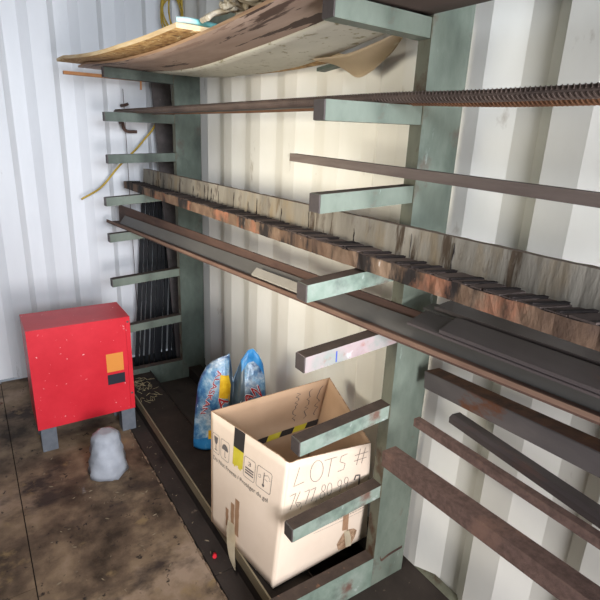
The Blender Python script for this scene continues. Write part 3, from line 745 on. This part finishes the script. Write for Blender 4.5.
for a, b_ in ((0, 0),):
    n = 5
    g = [[bm.verts.new(bagpt(.33+.15*i/n+.012*j/n, .60+.24*j/n-.05*i/n, 1, .0028)) for j in range(n+1)] for i in range(n+1)]
    for i in range(n):
        for j in range(n): bm.faces.new((g[i][j], g[i+1][j], g[i+1][j+1], g[i][j+1])).smooth = True
obj('yellow_patch', bm, 'bagyellow', bagr, fixn=False)
bm = B(); n = 5
g = [[bm.verts.new(bagpt(.20+.18*i/n, .13+.10*j/n, 1, .0028)) for j in range(n+1)] for i in range(n+1)]
for i in range(n):
    for j in range(n): bm.faces.new((g[i][j], g[i+1][j], g[i+1][j+1], g[i][j+1])).smooth = True
obj('yellow_patch', bm, 'bagyellow', bagr, fixn=False)

# ------------------------------------------------------------------ far corner: black rods, hook, cord
specs = [(-.215+.032*i, -.075+.029*i, h, w) for i, (h, w) in enumerate(((1.13, .024), (1.12, .019), (1.155, .024), (1.13, .022), (1.17, .024), (1.15, .022), (1.2, .024), (1.18, .022), (1.13, .024), (1.16, .022)))]
rl = ['leftmost leaning black bar in the far corner', 'second thin leaning bar from the left in the far corner', 'third leaning black bar from the left in the far corner',
      'fourth thin leaning bar from the left in the far corner', 'fifth leaning black bar from the left in the far corner', 'sixth leaning bar from the left in the far corner',
      'fourth leaning black bar from the far column', 'third leaning bar from the far column', 'second leaning black bar from the far column', 'leaning bar right against the far column']
for (y0, y1, h, w_), lb in zip(specs, rl):
    x0 = -2.20+random.uniform(-.02, .02)
    bm = B(); A = Vector((x0, y0, 0)); Bv = Vector((XE+.045, y1, h*1.0))
    d = (Bv-A).normalized(); s = Vector((0, 1, 0)); u = d.cross(s).normalized()
    r0 = [bm.verts.new(A+s*a+u*b_) for a, b_ in ((-w_/2, -.006), (w_/2, -.006), (w_/2, .006), (-w_/2, .006))]
    r1 = [bm.verts.new(Bv+s*a+u*b_) for a, b_ in ((-w_/2, -.006), (w_/2, -.006), (w_/2, .006), (-w_/2, .006))]
    for v in r0: v.co.z = max(v.co.z, -.001)
    hexa(bm, r0+r1)
    tag(obj('black_bar', bm, 'blackrod', None, .001), lb, 'bar', 'black bars leaning in the far corner')
bm = B(); v = [bm.verts.new(p) for p in ((-2.10, .035, .0), (-2.10, .150, .0), (-2.09, .150, 0), (-2.09, .035, 0), (-2.32, .0, 1.97), (-2.32, .12, 1.97), (-2.31, .12, 1.97), (-2.31, .0, 1.97))]
hexa(bm, v); tag(obj('dark_sheet', bm, 'armcap', None, .001), 'tall dark sheet standing in for the shade behind the far column', 'board')  # shade beside the far column, built as a dark grey sheet
bm = B(); tube(bm, spline([(XE+.01, -.185, 1.585), (-2.30, -.185, 1.585), (-2.29, -.18, 1.55), (-2.285, -.16, 1.535), (-2.28, -.12, 1.535), (-2.278, -.105, 1.535)], 5), .010, 8)
tag(obj('metal_hook', bm, 'hook'), 'brown bent metal hook on the far wall under the second arm', 'hook')
bm = B(); tube(bm, spline([(XE+.01, -.17, 1.685), (-2.28, -.17, 1.685), (-2.26, -.155, 1.692)], 4), .009, 8)
tag(obj('metal_peg', bm, 'hook'), 'small dark peg on the far wall above the second arm', 'peg')
bm = B(); tube(bm, spline([(-2.31, .075, 1.81), (-2.30, .06, 1.739), (-2.30, .016, 1.581), (-2.29, -.06, 1.49), (-2.29, -.115, 1.43), (-2.29, -.229, 1.322), (-2.29, -.34, 1.20), (-2.29, -.46, 1.13)], 8), .006, 8)
tag(obj('yellow_cord', bm, 'yellowcord'), 'yellow cord hanging diagonally on the far wall behind the arms', 'cord')
bm = B(); R_ = random.Random(9)
for k in range(7):
    c0 = Vector((-2.26+R_.uniform(-.02, .03), .155+R_.uniform(-.03, .03), 2.22+R_.uniform(-.03, .05))); rx = R_.uniform(.03, .08); rz = R_.uniform(.10, .18); ph = R_.uniform(0, 6)
    tube(bm, [c0+Vector((.012*math.sin(t*3+ph), rx*math.cos(t), rz*math.sin(t))) for t in [i*2*math.pi/28 for i in range(29)]], .0045, 7)
tag(obj('cord_coil', bm, 'yellowcord'), 'tangled coil of yellow cord hanging at the top of the far corner', 'cord')
bm = B(); tube(bm, [(-2.325, .16, 2.46), (-2.325, .12, 2.38), (-2.30, .12, 2.36)], .008, 8); tag(obj('metal_hook', bm, 'hook'), 'hook high in the far corner holding the yellow coil', 'hook')
bm = B(); tube(bm, spline([(-2.335, -.16, 1.78), (-2.335, -.158, 1.4), (-2.337, -.156, .9), (-2.335, -.15, .0025)], 6), .002, 6)
tag(obj('thin_wire', bm, 'hook'), 'thin wire running down the white far wall', 'wire')

# ------------------------------------------------------------------ red cabinet and sack at the left edge
rc = thing('red_metal_cabinet', (-1.55, -.66, 0), 'red enamelled metal cabinet on grey feet at the left edge', 'cabinet')
bm = B(); box(bm, -1.70, -1.44, -.90, -.432, .125, .645); obj('body', bm, 'red', rc, .008)
bm = B(); box(bm, -1.438, -1.434, -.455, -.436, .13, .64); obj('edge_trim', bm, 'red', rc, .001)
for x in (-1.69, -1.51):
    for y in (-.89, -.505):
        bm = B(); box(bm, x, x+.07, y, y+.07, 0, .124); obj('foot', bm, 'greyfoot', rc, .004)
bm = B(); box(bm, -1.4402, -1.4385, -.56, -.477, .36, .46); obj('sticker', bm, 'stkorange', rc)
bm = B(); box(bm, -1.4402, -1.4380, -.56, -.474, .29, .345); s_ = obj('sticker', bm, 'stkblack', rc); s_['label'] = 'black sticker'
for z in (.22, .62):
    bm = B(); tube(bm, [(-1.4395, -.445, z), (-1.4335, -.445, z)], .006, 10); obj('screw', bm, 'armcap', rc)
bm = B(); n, m = 20, 12; R_ = random.Random(2)
rings = []
for j in range(m+1):
    t = j/m; rr = .085*(1-.35*t)*(1 if j < m else .55)
    rings.append([bm.verts.new((-1.14+math.cos(2*math.pi*i/n)*rr*(1+.12*math.sin(i*2.3+j*.7))+R_.uniform(-.004, .004), -.650+math.sin(2*math.pi*i/n)*rr*(1+.1*math.cos(i*3.1+j)), .215*t**.9)) for i in range(n)])
for a, b_ in zip(rings, rings[1:]):
    for i in range(n): bm.faces.new((a[i], a[(i+1) % n], b_[(i+1) % n], b_[i])).smooth = True
bm.faces.new(rings[0][::-1]); bm.faces.new(rings[-1])
tag(obj('crumpled_sack', bm, 'sack'), 'pale grey crumpled sack on the floor at the left edge below the red cabinet', 'sack')

# ------------------------------------------------------------------ litter
bm = B(); R_ = random.Random(4)
for k in range(46):
    c0 = Vector((-1.66+R_.uniform(-.12, .14), -.325+R_.uniform(-.04, .06), .104)); a = R_.uniform(0, 6.28); l = R_.uniform(.02, .05)
    tube(bm, spline([c0, c0+Vector((math.cos(a)*l*.5, math.sin(a)*l*.5, R_.uniform(.002, .012))), c0+Vector((math.cos(a+.6)*l, math.sin(a+.6)*l, 0))], 3), .0011, 4)
tag(obj('straw_litter', bm, 'straw'), 'pale straw and fibre litter on the rack base beside the red cabinet', 'litter', kind='stuff')
bm = B()
for k in range(170):
    x, y = R_.uniform(-1.7, .5), R_.uniform(-.95, -.40)
    z = -.002 if y > -.462 else 0
    if y > -.466 and y < -.45: continue
    r = R_.uniform(.0015, .005); a = R_.uniform(0, 3)
    v = [(r*2.2, 0), (r*.8, r*.4), (-r*.8, r*.5), (-r*1.9, -r*.1), (0, -r*.5)]
    pts = [(x+p*math.cos(a)-q*math.sin(a), y+p*math.sin(a)+q*math.cos(a)) for p, q in v]
    f0 = [bm.verts.new((p, q, z)) for p, q in pts]; f1 = [bm.verts.new((p, q, z+.002)) for p, q in pts]
    bm.faces.new(f0[::-1]); bm.faces.new(f1)
    for i in range(5): bm.faces.new((f0[i], f0[(i+1) % 5], f1[(i+1) % 5], f1[i]))
tag(obj('floor_crumbs', bm, 'debris'), 'small crumbs and wood chips scattered on the dirty floor', 'debris', kind='stuff')
bm = B(); tube(bm, [(-.42, -.425, .003), (-.405, -.432, .006)], .008, 8); tag(obj('bottle_cap', bm, 'red'), 'tiny red cap on the dark floor by the lower left corner of the box', 'cap')

# ------------------------------------------------------------------ camera
f_, yaw, pit, rol = 498.88, .5914, .3108, .0446
F = Vector((-math.cos(yaw)*math.cos(pit), math.sin(yaw)*math.cos(pit), -math.sin(pit)))
R0 = F.cross(Vector((0, 0, 1))).normalized(); U0 = R0.cross(F)
Rv = R0*math.cos(rol)+U0*math.sin(rol); Uv = -R0*math.sin(rol)+U0*math.cos(rol)
cam = bpy.data.cameras.new('camera'); co = bpy.data.objects.new('camera', cam); C.objects.link(co)
co.matrix_world = Matrix(((Rv.x, Uv.x, -F.x, 1.0025), (Rv.y, Uv.y, -F.y, -1.0383), (Rv.z, Uv.z, -F.z, 1.532), (0, 0, 0, 1)))
cam.sensor_width = 36; cam.lens = f_/600*36; cam.clip_start = .02
sc.camera = co

# ------------------------------------------------------------------ light
def area(name, loc, target, sx, sy, power, col):
    l = bpy.data.lights.new(name, 'AREA'); l.shape = 'RECTANGLE'; l.size = sx; l.size_y = sy; l.energy = power; l.color = col
    o = bpy.data.objects.new(name, l); C.objects.link(o); o.location = loc
    o.rotation_euler = (Vector(target)-Vector(loc)).to_track_quat('-Z', 'Y').to_euler(); return o
def spot(name, loc, target, angle, blend, radius, power, col):
    l = bpy.data.lights.new(name, 'SPOT'); l.spot_size = math.radians(angle); l.spot_blend = blend; l.shadow_soft_size = radius; l.energy = power; l.color = col
    o = bpy.data.objects.new(name, l); C.objects.link(o); o.location = loc
    o.rotation_euler = (Vector(target)-Vector(loc)).to_track_quat('-Z', 'Y').to_euler(); return o
d_ = area('doorway_daylight', (2.42, -.70, .95), (-.8, -.05, .85), .6, .8, 34, (.95, .95, 1.0)); d_.data.spread = math.radians(110)
d_ = area('upper_doorway_daylight', (2.42, -1.0, 1.9), (-2.3, -.5, 1.45), 1.6, .6, 25, (.80, .88, 1.0)); d_.data.spread = math.radians(70)
d_ = area('side_opening_daylight', (-.66, -2.05, 1.36), (-.80, .2, 1.20), .9, .8, 7.4, (1.0, .94, .80)); d_.data.spread = math.radians(56)
spot('box_fill_spot', (.45, -1.1, 2.40), (-.30, -.40, .1), 60, .9, .12, 95, (1.0, .93, .85))  # unseen spot added to brighten the box's left face and the floor
w = bpy.data.worlds.new('world'); sc.world = w; w.use_nodes = True
w.node_tree.nodes['Background'].inputs[0].default_value = (.80, .88, 1, 1); w.node_tree.nodes['Background'].inputs[1].default_value = .25
sc.view_settings.view_transform = 'Standard'; sc.view_settings.look = 'None'; sc.view_settings.exposure = 0; sc.view_settings.gamma = 1
sc.view_settings.use_curve_mapping = False
